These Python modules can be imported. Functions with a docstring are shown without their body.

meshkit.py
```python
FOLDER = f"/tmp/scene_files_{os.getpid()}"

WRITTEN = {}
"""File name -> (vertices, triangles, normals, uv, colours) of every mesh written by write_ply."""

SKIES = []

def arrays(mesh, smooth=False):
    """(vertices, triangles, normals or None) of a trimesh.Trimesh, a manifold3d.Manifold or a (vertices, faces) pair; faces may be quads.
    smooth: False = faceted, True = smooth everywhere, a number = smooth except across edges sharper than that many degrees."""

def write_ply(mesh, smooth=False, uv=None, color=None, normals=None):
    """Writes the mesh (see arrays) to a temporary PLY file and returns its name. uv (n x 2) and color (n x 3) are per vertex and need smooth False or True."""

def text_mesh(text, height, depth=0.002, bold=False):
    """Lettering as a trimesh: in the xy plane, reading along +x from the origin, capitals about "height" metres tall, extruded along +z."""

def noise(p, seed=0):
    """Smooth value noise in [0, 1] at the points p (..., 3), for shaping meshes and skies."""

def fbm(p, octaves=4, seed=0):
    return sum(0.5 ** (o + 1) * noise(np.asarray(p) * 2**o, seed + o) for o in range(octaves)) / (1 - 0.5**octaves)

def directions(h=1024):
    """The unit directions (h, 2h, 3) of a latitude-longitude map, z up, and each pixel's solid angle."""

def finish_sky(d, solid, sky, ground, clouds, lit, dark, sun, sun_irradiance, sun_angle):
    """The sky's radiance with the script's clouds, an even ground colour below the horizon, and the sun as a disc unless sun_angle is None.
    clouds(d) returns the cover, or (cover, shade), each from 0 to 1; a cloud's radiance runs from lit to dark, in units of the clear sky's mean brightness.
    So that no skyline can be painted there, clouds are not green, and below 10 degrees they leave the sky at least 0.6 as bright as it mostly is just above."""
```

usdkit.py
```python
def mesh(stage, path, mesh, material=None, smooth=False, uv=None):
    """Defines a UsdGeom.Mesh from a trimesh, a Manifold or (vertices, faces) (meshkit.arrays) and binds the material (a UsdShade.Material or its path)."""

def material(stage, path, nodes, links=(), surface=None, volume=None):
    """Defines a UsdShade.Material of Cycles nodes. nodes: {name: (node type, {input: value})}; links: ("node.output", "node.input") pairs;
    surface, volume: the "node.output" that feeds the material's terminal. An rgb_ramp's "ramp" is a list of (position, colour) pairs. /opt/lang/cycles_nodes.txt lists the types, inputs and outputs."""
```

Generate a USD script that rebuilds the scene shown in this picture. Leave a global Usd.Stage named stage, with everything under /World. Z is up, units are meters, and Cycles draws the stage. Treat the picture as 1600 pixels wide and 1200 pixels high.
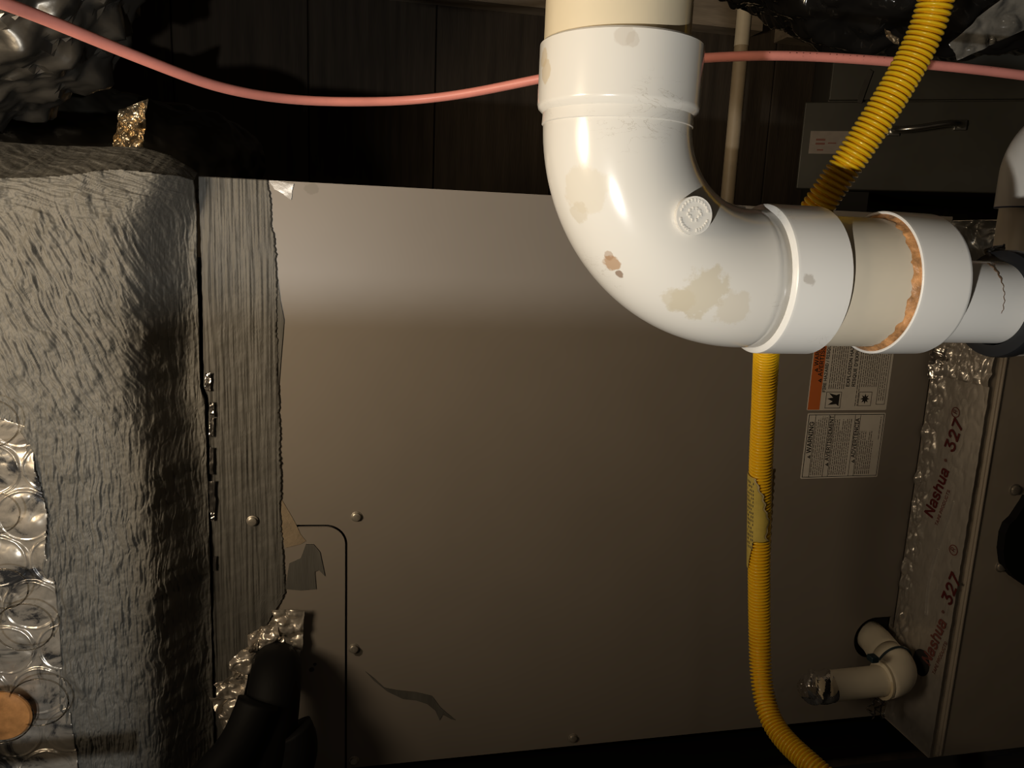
import math, random
import numpy as np, trimesh, manifold3d as m3
import shapely
from shapely.geometry import Polygon, Point, LineString, box as sbox
from pxr import Usd, UsdGeom, UsdLux, UsdShade, Sdf, Gf
import usdkit, meshkit

stage = Usd.Stage.CreateInMemory()
UsdGeom.SetStageUpAxis(stage, "Z")
UsdGeom.SetStageMetersPerUnit(stage, 1.0)
UsdGeom.Xform.Define(stage, "/World")
UsdGeom.Scope.Define(stage, "/World/Looks")
H = 1.4                                   # height of the lens above the floor
# ------------------------------------------------------------------ camera
_n = lambda v: np.array(v, float) / np.linalg.norm(v)
EX = _n([4.745, 0.005, 1]); DN = _n([-260 / 1200, 6200 / 1200, 1]); DN = _n(DN - EX * (EX @ DN)); FW = np.cross(EX, DN)
right = (EX[0], FW[0], -DN[0]); down = (EX[1], FW[1], -DN[1]); fwd = (EX[2], FW[2], -DN[2])
cam = UsdGeom.Camera.Define(stage, "/World/camera")
cam.CreateHorizontalApertureAttr(36.0); cam.CreateVerticalApertureAttr(27.0); cam.CreateFocalLengthAttr(27.0)
cam.CreateClippingRangeAttr(Gf.Vec2f(0.02, 100))
cam.AddTransformOp().Set(Gf.Matrix4d(*right, 0, *[-x for x in down], 0, *[-x for x in fwd], 0, 0, 0, H, 1))
cam.CreateExposureAttr(0.0)


def ray(px, py):
    c = np.array([(px - 800) / 1200, (py - 600) / 1200, 1]); return np.array([c @ EX, c @ FW, -(c @ DN)])
def P(px, py, Y):
    """the point at depth Y (world y) that the photograph shows at px, py"""
    r = ray(px, py); return r * Y / r[1] + [0, 0, H]
def PX(px, py, X):
    r = ray(px, py); return r * X / r[0] + [0, 0, H]


# ------------------------------------------------------------------ lights: unseen torch and warm lamp out of view, plus an added fill
def lamp(name, pos, radius, power, color, aim=None, cone=None, soft=0.5):
    l = UsdLux.SphereLight.Define(stage, "/World/" + name)
    l.CreateRadiusAttr(radius); l.CreateIntensityAttr(power); l.CreateNormalizeAttr(True); l.CreateColorAttr(Gf.Vec3f(*color))
    z = _n(np.array(pos) - np.array(aim if aim is not None else (0, 1, pos[2])))
    x = _n(np.cross([0, 0, 1], z)); y = np.cross(z, x)
    l.AddTransformOp().Set(Gf.Matrix4d(*x, 0, *y, 0, *z, 0, *[float(v) for v in pos], 1))
    if cone:
        s = UsdLux.ShapingAPI.Apply(l.GetPrim()); s.CreateShapingConeAngleAttr(cone); s.CreateShapingConeSoftnessAttr(soft)
    return l


LAMP_A = np.array([-0.20, -0.12, H - 0.200])
LAMP_B = np.array([-0.70, 0.20, H + 0.03])
lamp("unseen_torch_light", LAMP_A, 0.008, 5.15, (1.0, 0.97, 0.91))  # unseen source out of view, casts the hard shadows up and right
lamp("unseen_left_light", LAMP_B, 0.16, 11.3, (1.0, 0.79, 0.54), aim=(-0.2, 0.90, H + 0.17), cone=56, soft=1.0)  # unseen warm source out of view, placed to light the panel from the left
lamp("added_fill_light", np.array([0.3, -1.1, H + 1.1]), 0.12, 0.55, (1.0, 0.88, 0.72))  # added fill that lifts the dark step and the background


# ------------------------------------------------------------------ materials
def M(name, nodes, links=(), surface="p.BSDF"):
    return usdkit.material(stage, "/World/Looks/" + name, nodes, list(links), surface=surface)


def simple(name, col, rough=0.5, metal=0.0, var=0.0, vscale=20, bump=0.0, bscale=200, coat=0.0, spec=0.5, stretch=(1, 1, 1), trans=0):
    """principled material with a little procedural mottling and relief"""
    n = {"g": ("geometry", {}), "m": ("mapping", {"scale": stretch}), "p": ("principled_bsdf", {"base_color": col, "roughness": rough, "metallic": metal, "coat_weight": coat, "specular_ior_level": spec, "transmission_weight": trans})}
    l = [("g.position", "m.vector")]
    if var:
        n["n"] = ("noise_texture", {"scale": vscale, "detail": 5, "roughness": 0.6})
        n["r"] = ("rgb_ramp", {"ramp": [(0.3, [c * (1 - var) for c in col]), (0.7, [min(1, c * (1 + var)) for c in col])]})
        l += [("m.vector", "n.vector"), ("n.fac", "r.fac"), ("r.color", "p.base_color")]
    if bump:
        n["bn"] = ("noise_texture", {"scale": bscale, "detail": 4})
        n["b"] = ("bump", {"strength": bump, "distance": 0.002})
        l += [("m.vector", "bn.vector"), ("bn.fac", "b.height"), ("b.normal", "p.normal")]
    return M(name, n, l)


def spotted(name, base, rough, spots, var=0.04, coat=0.0, scratches=True, bump=0.03):
    """base colour plus stains of given centre, radius, colour, strength: the marks sit on the thing itself"""
    n = {"g": ("geometry", {}), "nz": ("noise_texture", {"scale": 45, "detail": 6, "roughness": 0.65}),
         "v0": ("noise_texture", {"scale": 9, "detail": 3}), "r0": ("rgb_ramp", {"ramp": [(0.3, [c * (1 - var) for c in base]), (0.7, [min(1, c * (1 + var)) for c in base])]}),
         "p": ("principled_bsdf", {"roughness": rough, "coat_weight": coat, "coat_roughness": 0.12})}
    l = [("g.position", "nz.vector"), ("g.position", "v0.vector"), ("v0.fac", "r0.fac")]
    last = "r0.color"
    if scratches:
        n["ms"] = ("mapping", {"scale": (26, 26, 60), "rotation": (0.5, 0.4, 0.3)})
        n["ns"] = ("noise_texture", {"scale": 1.6, "detail": 5, "roughness": 0.55, "distortion": 1.2})
        n["rs"] = ("rgb_ramp", {"ramp": [(0.0, (0, 0, 0)), (0.492, (0, 0, 0)), (0.5, (.55, .55, .55)), (0.508, (0, 0, 0)), (1, (0, 0, 0))]})
        n["nm"] = ("noise_texture", {"scale": 22, "detail": 2}); n["rm"] = ("rgb_ramp", {"ramp": [(0.58, (0, 0, 0)), (0.68, (1, 1, 1))]})
        n["mm"] = ("math", {"math_type": "multiply"})
        n["xs"] = ("mix_color", {"b": (0.36, 0.30, 0.22)})
        l += [("g.position", "ms.vector"), ("ms.vector", "ns.vector"), ("ns.fac", "rs.fac"), ("g.position", "nm.vector"), ("nm.fac", "rm.fac"), ("rs.color", "mm.value1"), ("rm.color", "mm.value2"), ("mm.value", "xs.fac"), (last, "xs.a")]
        last = "xs.result"
    for i, (c, r, col, k) in enumerate(spots):
        n[f"d{i}"] = ("vector_math", {"math_type": "distance", "vector2": tuple(float(x) for x in c)})
        n[f"s{i}"] = ("math", {"math_type": "multiply_add", "value2": r * 2.2, "value3": -r * 1.1})
        n[f"a{i}"] = ("math", {"math_type": "add"})
        n[f"m{i}"] = ("map_range", {"from_min": r * 1.0, "from_max": r * 0.82, "to_min": 0, "to_max": k, "clamp": True})
        n[f"x{i}"] = ("mix_color", {"b": col})
        l += [("g.position", f"d{i}.vector1"), ("nz.fac", f"s{i}.value1"), (f"s{i}.value", f"a{i}.value1"), (f"d{i}.value", f"a{i}.value2"), (f"a{i}.value", f"m{i}.value"), (f"m{i}.result", f"x{i}.fac"), (last, f"x{i}.a")]
        last = f"x{i}.result"
    l.append((last, "p.base_color"))
    if bump:
        n["b"] = ("bump", {"strength": bump, "distance": 0.001}); l += [("nz.fac", "b.height"), ("b.normal", "p.normal")]
    return M(name, n, l)


paint = spotted("taupe_cabinet_paint", (0.230, 0.203, 0.174), 0.43, [(P(560, 1018, .95), .006, (.05, .045, .035), .9), (P(487, 1046, .95), .003, (.03, .03, .03), 1), (P(492, 1038, .95), .002, (.03, .03, .03), 1), (P(488, 296, .95), .008, (.16, .14, .11), .6)], var=0.03, scratches=False, bump=0.015)
paint2 = simple("brown_cabinet_paint", (0.36, 0.31, 0.25), 0.5, var=0.06, vscale=14, bump=0.05, bscale=500)
inside = simple("dark_interior", (0.012, 0.011, 0.010), 0.8)
mastic = simple("grey_duct_mastic", (0.116, 0.112, 0.100), 0.62, var=0.16, vscale=16, bump=0.55, bscale=170, stretch=(1, 1, 0.16))
mastic_thin = simple("thin_grey_mastic", (0.092, 0.088, 0.078), 0.6, var=0.22, vscale=60, bump=0.3, bscale=220, stretch=(1, 1, 0.12))
mastic_dry = simple("tan_mastic_smear", (0.25, 0.195, 0.13), 0.6, var=0.2, vscale=60, bump=0.3, bscale=300)
pvc_b = simple("cream_pvc_pipe", (0.70, 0.60, 0.42), 0.32, var=0.05, vscale=12, bump=0.02, coat=0.3)
pvc_c = simple("grey_cream_pvc", (0.76, 0.67, 0.52), 0.35, var=0.06, vscale=14)
pvc_old = simple("aged_pvc_pipe", (0.82, 0.74, 0.58), 0.45, var=0.1, vscale=10)
_cl = [np.array([.1632 + .0945 - .0945 * math.cos(t), .48, H - .0225 + .0945 - .0945 * math.sin(t)]) for t in np.linspace(0, math.pi / 2, 60)] + [np.array([.1632, .48, H + .072 + k * .004]) for k in range(12)]
def on_elbow(px, py, rad=.0462):
    """where the ray meets the elbow's surface (or passes nearest to it)"""
    best = None
    for Y in np.linspace(.425, .49, 260):
        q = P(px, py, Y); d = min(np.linalg.norm(q - c) for c in _cl)
        if d <= rad: return q
        if best is None or d < best[0]: best = (d, q)
    return best[1]
pvc_shaded = simple("shaded_pvc_pipe", (0.46, 0.37, 0.25), 0.5, var=0.12, vscale=10)  # darker PVC copy: the vent shadow is put into the colour
stains = [(on_elbow(958, 412), .0075, (.40, .22, .09), .75), (on_elbow(968, 428), .0045, (.20, .10, .04), .75), (on_elbow(952, 400), .004, (.35, .2, .1), .5), (on_elbow(1090, 462), .017, (.62, .555, .42), .75), (on_elbow(1062, 468), .011, (.62, .55, .41), .6), (on_elbow(1145, 485), .013, (.64, .575, .45), .55), (on_elbow(912, 300), .015, (.66, .585, .44), .4), (on_elbow(905, 335), .008, (.60, .53, .40), .5),
          (on_elbow(975, 55, .0502), .006, (.58, .52, .44), .5), (on_elbow(988, 62, .0502), .004, (.58, .52, .44), .5), (on_elbow(853, 110, .0502), .007, (.62, .50, .32), .6), (on_elbow(850, 90, .0502), .006, (.62, .50, .32), .6)]
pvc_w = spotted("white_pvc_fitting", (0.745, 0.715, 0.65), 0.20, stains, var=0.02, coat=0.5)
pvc_g = spotted("cool_white_pvc_fitting", (0.87, 0.85, 0.80), 0.26, [(P(1255, 435, .435), .006, (.45, .40, .33), .6)], var=0.02, coat=0.3)
glue = simple("brown_primer_glue", (0.50, 0.25, 0.10), 0.45, var=0.55, vscale=130, bump=0.5, bscale=250)
stain_m = simple("dark_brown_residue", (0.13, 0.075, 0.04), 0.5)
foil = simple("aluminium_foil_tape", (0.62, 0.58, 0.53), 0.24, metal=1.0, var=0.06, vscale=30, bump=0.10, bscale=160)
foil_soft = simple("crinkled_foil_collar", (0.66, 0.60, 0.52), 0.30, metal=0.7, var=0.12, vscale=50, bump=0.25, bscale=120)
foil_flat = simple("flat_foil_tape", (0.55, 0.51, 0.46), 0.27, metal=0.62, var=0.10, vscale=40, bump=0.22, bscale=70)
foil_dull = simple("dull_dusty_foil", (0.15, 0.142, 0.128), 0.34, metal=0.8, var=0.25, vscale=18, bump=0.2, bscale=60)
foil_lit = simple("warm_lit_foil", (0.75, 0.60, 0.40), 0.28, metal=0.85, var=0.2, vscale=60, bump=0.3, bscale=90)  # gold tone stands in for warm light on crumpled foil
plastic_k = simple("black_plastic_film", (0.012, 0.0115, 0.011), 0.13, bump=0.5, bscale=26, coat=0.4)
plastic_d = simple("black_dusty_jacket", (0.020, 0.018, 0.014), 0.42, var=0.4, vscale=25, bump=0.3, bscale=60)
foam_k = simple("black_pipe_foam", (0.0035, 0.0035, 0.0035), 0.7, spec=0.25, bump=0.15, bscale=200)
rubber = simple("black_rubber", (0.016, 0.017, 0.019), 0.38, bump=0.05, bscale=300)
pink = simple("pink_cable_jacket", (0.72, 0.27, 0.225), 0.36, var=0.08, vscale=30, bump=0.03)
pink_ink = simple("cable_ink", (0.33, 0.10, 0.085), 0.5)
yellow = simple("yellow_gas_jacket", (0.97, 0.60, 0.016), 0.24, var=0.05, vscale=20, coat=0.3)
ylabel = simple("yellow_paper_label", (0.66, 0.52, 0.12), 0.55, var=0.1, vscale=60)
ylabel_back = simple("torn_paper", (0.62, 0.52, 0.30), 0.7, var=0.12, vscale=90)
label_w = simple("label_paper", (0.66, 0.62, 0.56), 0.42, var=0.05, vscale=60)
label_o = simple("label_orange", (0.62, 0.16, 0.04), 0.45)
ink = simple("black_ink", (0.022, 0.020, 0.018), 0.5)
ink_f = simple("small_print_ink", (0.13, 0.115, 0.10), 0.5)
ink_r = simple("red_tape_ink", (0.085, 0.009, 0.008), 0.4)
ink_r2 = simple("faded_red_ink", (0.16, 0.05, 0.04), 0.4)
steel = simple("zinc_screw", (0.46, 0.42, 0.36), 0.36, metal=0.7, var=0.2, vscale=200)
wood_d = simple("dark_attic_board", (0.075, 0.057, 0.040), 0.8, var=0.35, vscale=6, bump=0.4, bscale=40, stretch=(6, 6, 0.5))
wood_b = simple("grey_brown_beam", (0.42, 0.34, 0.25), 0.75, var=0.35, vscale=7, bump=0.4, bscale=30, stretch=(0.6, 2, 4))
wood_f = simple("dark_floor_board", (0.05, 0.038, 0.026), 0.85, var=0.3, vscale=5, stretch=(0.5, 5, 1))
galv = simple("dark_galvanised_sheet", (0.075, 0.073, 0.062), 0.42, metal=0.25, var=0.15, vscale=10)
chrome = simple("chromed_handle", (0.6, 0.6, 0.57), 0.27, metal=1.0)
blue = simple("dark_blue_primer", (0.015, 0.018, 0.07), 0.4)
blue2 = simple("teal_zip_tie", (0.012, 0.03, 0.04), 0.4)
sticker_p = simple("dull_sticker", (0.30, 0.26, 0.23), 0.5, var=0.1, vscale=60)
sticker_r = simple("dull_red_print", (0.22, 0.08, 0.06), 0.5)
film_g = simple("silver_sheen_film", (0.16, 0.155, 0.14), 0.2, var=0.5, vscale=24, bump=0.5, bscale=40, coat=0.5)
clear = M("clear_plastic_film", {"g": ("geometry", {}), "nz": ("noise_texture", {"scale": 90, "detail": 3}), "b": ("bump", {"strength": 0.6, "distance": 0.003}), "f": ("fresnel", {"IOR": 1.7}), "t": ("transparent_bsdf", {"color": (.86, .83, .78)}), "gl": ("glossy_bsdf", {"roughness": 0.12}), "x": ("mix_closure", {})},
          [("g.position", "nz.vector"), ("nz.fac", "b.height"), ("b.normal", "gl.normal"), ("b.normal", "f.normal"), ("f.fac", "x.fac"), ("t.BSDF", "x.closure1"), ("gl.BSDF", "x.closure2")], "x.closure")

# ------------------------------------------------------------------ object helpers
COUNT = {}
def numbered(path):
    k = COUNT.get(path, 0); COUNT[path] = k + 1
    return path if k == 0 else f"{path}_{k:03d}"


class Node:
    def __init__(self, path, base): self.path, self.base = path, np.array(base, float)


def tagp(prim, label=None, cat=None, group=None, kind=None):
    for k, v in (("label", label), ("category", cat), ("group", group), ("kind", kind)):
        if v: prim.SetCustomDataByKey(k, v)


def thing(name, label, cat, base=(0, 0, 0), group=None, kind=None):
    path = numbered("/World/" + name)
    x = UsdGeom.Xform.Define(stage, path); x.AddTranslateOp().Set(Gf.Vec3d(*[float(v) for v in base]))
    tagp(x.GetPrim(), label, cat, group, kind)
    return Node(path, base)


def obj(name, mesh, mat, parent=None, smooth=35, label=None, cat=None, group=None, kind=None):
    """one Mesh prim, under a thing or part (world-space mesh), or at top level"""
    path = numbered((parent.path if parent else "/World") + "/" + name)
    v, f, n = meshkit.arrays(mesh, smooth)
    base = parent.base if parent else np.zeros(3)
    mm = UsdGeom.Mesh.Define(stage, path)
    from pxr import Vt
    mm.CreatePointsAttr(Vt.Vec3fArray.FromNumpy((v - base).astype(np.float32)))
    mm.CreateFaceVertexCountsAttr(Vt.IntArray.FromNumpy(np.full(len(f), 3, np.int32)))
    mm.CreateFaceVertexIndicesAttr(Vt.IntArray.FromNumpy(f.astype(np.int32).ravel()))
    mm.CreateSubdivisionSchemeAttr("none")
    if n is not None:
        mm.CreateNormalsAttr(Vt.Vec3fArray.FromNumpy(n.astype(np.float32))); mm.SetNormalsInterpolation("vertex")
    UsdShade.MaterialBindingAPI.Apply(mm.GetPrim()).Bind(mat)
    tagp(mm.GetPrim(), label, cat, group, kind)
    return Node(path, base)


def struct(name, mesh, mat, label, parent=None): return obj(name, mesh, mat, parent, smooth=False, label=label, kind="structure")
def cat_(ms): return trimesh.util.concatenate([m for m in ms if m is not None])
def bx(x0, x1, y0, y1, z0, z1):
    b = trimesh.creation.box((abs(x1 - x0), abs(y1 - y0), abs(z1 - z0))); b.apply_translation(((x0 + x1) / 2, (y0 + y1) / 2, (z0 + z1) / 2)); return b


def rbox(x0, x1, y0, y1, z0, z1, r=0.004):
    lo = np.minimum([x0, y0, z0], [x1, y1, z1]) + r; hi = np.maximum([x0, y0, z0], [x1, y1, z1]) - r
    ss = [m3.Manifold.sphere(r, 12).translate((float(a), float(b), float(c))) for a in (lo[0], hi[0]) for b in (lo[1], hi[1]) for c in (lo[2], hi[2])]
    return m3.Manifold.batch_hull(ss)


def frame_path(pts):
    pts = np.array(pts, float); t = np.gradient(pts, axis=0); t /= np.linalg.norm(t, axis=1)[:, None]
    n = np.cross(t[0], [0.3, 1, 0.2]); n /= np.linalg.norm(n); N = [n]
    for i in range(1, len(pts)):
        n = n - t[i] * (n @ t[i]); n /= np.linalg.norm(n); N.append(n)
    N = np.array(N); return pts, t, N, np.cross(t, N)


def tube(pts, r, sides=24, caps=True, squash=1.0):
    pts, t, N, B = frame_path(pts); k = len(pts); r = np.broadcast_to(np.asarray(r, float), (k,))
    a = np.arange(sides) / sides * 2 * np.pi
    v = pts[:, None] + r[:, None, None] * (np.cos(a)[None, :, None] * N[:, None] + squash * np.sin(a)[None, :, None] * B[:, None])
    v = v.reshape(-1, 3); i = np.arange(k - 1)[:, None] * sides; j = np.arange(sides)[None]; j2 = (j + 1) % sides
    f = np.stack([i + j, i + sides + j, i + sides + j2, i + j2], -1).reshape(-1, 4)
    f = np.vstack([f[:, [0, 2, 1]], f[:, [0, 3, 2]]])
    if caps:
        c0, c1 = len(v), len(v) + 1; v = np.vstack([v, pts[0], pts[-1]]); j = np.arange(sides); j2 = (j + 1) % sides
        f = np.vstack([f, np.stack([np.full(sides, c0), j2, j], 1), np.stack([np.full(sides, c1), (k - 1) * sides + j, (k - 1) * sides + j2], 1)])
    m = trimesh.Trimesh(v, f, process=False); m.fix_normals() if caps else None
    return m


def spline(pts, n):
    from scipy.interpolate import CubicSpline
    pts = np.array(pts, float); d = np.r_[0, np.cumsum(np.linalg.norm(np.diff(pts, axis=0), axis=1))]
    c = CubicSpline(d, pts); f = np.linspace(0, d[-1], 3000); q = c(f); L = np.r_[0, np.cumsum(np.linalg.norm(np.diff(q, axis=0), axis=1))]
    s = np.linspace(0, L[-1], n); return np.stack([np.interp(s, L, q[:, k]) for k in range(3)], 1), L[-1]


def lathe(profile, origin, axis, sides=72):
    """closed profile [(r, h)] turned about axis through origin"""
    a = np.arange(sides) / sides * 2 * np.pi; z = _n(axis); x = _n(np.cross(z, [0.31, 0.2, 0.93] if abs(z[2]) < .9 else [1, 0, 0])); y = np.cross(z, x)
    pr = np.array(profile, float); k = len(pr)
    v = np.array(origin) + pr[:, 1][:, None, None] * z + pr[:, 0][:, None, None] * (np.cos(a)[None, :, None] * x + np.sin(a)[None, :, None] * y)
    v = v.reshape(-1, 3); i = np.arange(k)[:, None] * sides; i2 = (np.arange(k)[:, None] + 1) % k * sides; j = np.arange(sides)[None]; j2 = (j + 1) % sides
    f = np.stack([i + j, i + j2, i2 + j2, i2 + j], -1).reshape(-1, 4)
    m = trimesh.Trimesh(v, np.vstack([f[:, [0, 1, 2]], f[:, [0, 2, 3]]]), process=False)
    if m.volume < 0: m.invert()
    return m


def rod(p0, p1, r, sides=32, ch=0.0):
    p0, p1 = np.array(p0, float), np.array(p1, float); L = np.linalg.norm(p1 - p0)
    pr = [(1e-5, 0), (r - ch, 0), (r, ch), (r, L - ch), (r - ch, L), (1e-5, L)] if ch else [(1e-5, 0), (r, 0), (r, L), (1e-5, L)]
    return lathe(pr, p0, p1 - p0, sides)


def prism(poly, axis, at, depth):
    """extrude a shapely polygon. axis 'y': polygon (x, z), from y=at to at+depth; axis 'x': polygon (y, z)"""
    gs = getattr(poly, "geoms", [poly]); out = []
    for g in gs:
        if g.is_empty: continue
        m = trimesh.creation.extrude_polygon(g, abs(depth), engine="earcut"); v = m.vertices.copy()
        lo = min(at, at + depth)
        m.vertices = np.stack([v[:, 0], lo + v[:, 2], v[:, 1]], 1) if axis == "y" else np.stack([lo + v[:, 2], v[:, 0], v[:, 1]], 1)
        m.fix_normals(); out.append(m)
    return cat_(out)


def grid(U, V, F):
    """surface mesh from a function F(u, v) -> (..., 3) over 1-d arrays U, V; faces oriented by the caller via V order"""
    u, v = np.meshgrid(U, V, indexing="ij"); p = F(u, v); a, b = u.shape
    idx = np.arange(a * b).reshape(a, b); q = np.stack([idx[:-1, :-1], idx[1:, :-1], idx[1:, 1:], idx[:-1, 1:]], -1).reshape(-1, 4)
    return p.reshape(-1, 3), q


def quads(p, q, keep=None):
    if keep is not None: q = q[keep[q].all(1)]
    m = trimesh.Trimesh(p, np.vstack([q[:, [0, 1, 2]], q[:, [0, 2, 3]]]), process=False); m.remove_unreferenced_vertices(); return m


def thicken(p, q, off, keep=None):
    """solid sheet: surface p plus an offset copy, with rim"""
    if keep is not None: q = q[keep[q].all(1)]
    n = len(p); e = np.vstack([q[:, [0, 1]], q[:, [1, 2]], q[:, [2, 3]], q[:, [3, 0]]])
    key = {}; rim = []
    s = np.sort(e, 1); code = s[:, 0].astype(np.int64) * n + s[:, 1]; u, c = np.unique(code, return_counts=True); single = np.isin(code, u[c == 1]); e = e[single]
    rim = np.stack([e[:, 1], e[:, 0], e[:, 0] + n, e[:, 1] + n], 1)
    v = np.vstack([p, p + np.asarray(off)]); qq = np.vstack([q, q[:, ::-1] + n, rim])
    m = trimesh.Trimesh(v, np.vstack([qq[:, [0, 1, 2]], qq[:, [0, 2, 3]]]), process=False); m.remove_unreferenced_vertices(); return m


def N3(p, s, seed=0, oct_=4): return meshkit.fbm(np.asarray(p) * s, oct_, seed) - 0.5
def ridged(p, s, seed=0, oct_=3): return 1 - 2 * np.abs(meshkit.fbm(np.asarray(p) * s, oct_, seed) - 0.5) * 2


def crumple(p, s, seed=0):
    """faceted folds, as in foil: |distance| to jittered planes"""
    a = np.abs(N3(p, s, seed, 2)) * 2; b = np.abs(N3(p, s * 2.3, seed + 7, 2)); return a + 0.5 * b - 0.35


def text_on(text, height, origin, xdir, ydir, depth=0.0004, bold=False, center=False):
    m = meshkit.text_mesh(text, height, depth, bold); v = m.vertices.copy()
    if center: v[:, 0] -= v[:, 0].mean()
    x, y = _n(xdir), _n(ydir); z = np.cross(x, y)
    m.vertices = np.array(origin) + v[:, :1] * x + v[:, 1:2] * y + v[:, 2:] * z
    return m


def hexscrew(parent, c, axis, r=0.0052, name="screw"):
    c = np.array(c, float); a = _n(axis)
    head = lathe([(1e-5, 0), (r * 1.35, 0), (r * 1.35, .0010), (r, .0016), (r, .0042), (r * .75, .0050), (1e-5, .0050)], c, a, 6 * 4)
    return obj(name, head, steel, parent)


# ================================================================== the setting
zf, ztop = 0.0, 2.75
struct("floor", bx(-3.2, 4.2, -1.6, 2.5, -0.05, 0), wood_f, "dark board floor of the attic below the furnace")
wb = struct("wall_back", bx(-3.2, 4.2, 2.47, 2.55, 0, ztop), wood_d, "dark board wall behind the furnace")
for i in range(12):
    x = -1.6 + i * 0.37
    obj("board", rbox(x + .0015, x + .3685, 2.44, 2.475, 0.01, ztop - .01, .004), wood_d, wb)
struct("wall_left", bx(-3.3, -3.2, -1.6, 2.55, 0, ztop), wood_d, "dark attic wall left of the ducts, out of view")
struct("wall_right", bx(4.2, 4.3, -1.6, 2.55, 0, ztop), wood_d, "dark attic wall on the right, out of view")
struct("wall_front", bx(-3.3, 4.3, -1.7, -1.6, 0, ztop), wood_d, "dark attic wall behind the camera")
struct("ceiling", bx(-3.3, 4.3, -1.7, 2.55, ztop, ztop + .06), wood_d, "dark attic ceiling deck")
zb = P(1110, 40, 2.36)[2]
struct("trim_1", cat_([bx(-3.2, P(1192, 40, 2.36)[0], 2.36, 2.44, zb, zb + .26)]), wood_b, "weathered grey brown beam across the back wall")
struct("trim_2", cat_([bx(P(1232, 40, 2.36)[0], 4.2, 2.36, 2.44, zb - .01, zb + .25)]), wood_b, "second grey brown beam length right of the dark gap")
# unseen joist out of view, placed to cut off the lower torch beam
struct("unseen_joist_3", bx(-0.209, 0.28, 0.08, 0.12, H - 0.32, LAMP_A[2] + 0.0213), wood_d, "unseen timber joist out of view, placed to shade the panel below the torch beam")

# unseen lath out of view, placed to shade a band on the plenum
struct("unseen_lath_4", bx(-.80, -.228, .470, .478, H - .4485, H - .4335), wood_d, "unseen timber lath out of view, placed to cast a dark band on the plenum")
# ================================================================== furnace
X0, X1, YF, Z0, Z1 = -0.165, 0.823, 0.95, H - 0.723, H + 0.05
fur = thing("furnace", "taupe metal furnace cabinet laid on its side in the middle of the picture", "furnace", ((X0 + X1) / 2, YF + .25, Z0))
gp = [P(420, 822, YF)[[0, 2]], P(508, 821.5, YF)[[0, 2]]]
cx, cz = P(508, 852, YF)[[0, 2]]; rr = gp[1][1] - cz
arc = [(cx + rr * math.sin(a), cz + rr * math.cos(a)) for a in np.linspace(0, math.pi / 2, 14)]
groove = LineString([tuple(gp[0]), *arc, (arc[-1][0] - .0005, Z0 - .02)]).buffer(0.0014, cap_style=2)
hx, hz = 0.792, H - 0.587
hole = shapely.union_all([Point(hx, hz).buffer(0.034), sbox(hx, hz - .030, X1 - .004, hz + .034)])
sheet = sbox(X0, Z0, X1, Z1).difference(groove).difference(hole)
pan = list(sheet.geoms) if hasattr(sheet, "geoms") else [sheet]
big = max(pan, key=lambda g: g.area); small = [g for g in pan if g is not big]
obj("side_panel", prism(big, "y", YF, 0.003), paint, fur, smooth=False)
for g in small: obj("access_panel", prism(g, "y", YF + .0002, 0.003), paint, fur, smooth=False)
obj("body", cat_([bx(X0 + .001, X1 - .001, YF + .010, YF + .55, Z0 + .001, Z1 - .001)]), inside, fur, smooth=False)
obj("top_panel", cat_([bx(X0, X1, YF + .0005, YF + .56, Z1 - .001, Z1 + .0008)]), paint, fur, smooth=False)
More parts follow.
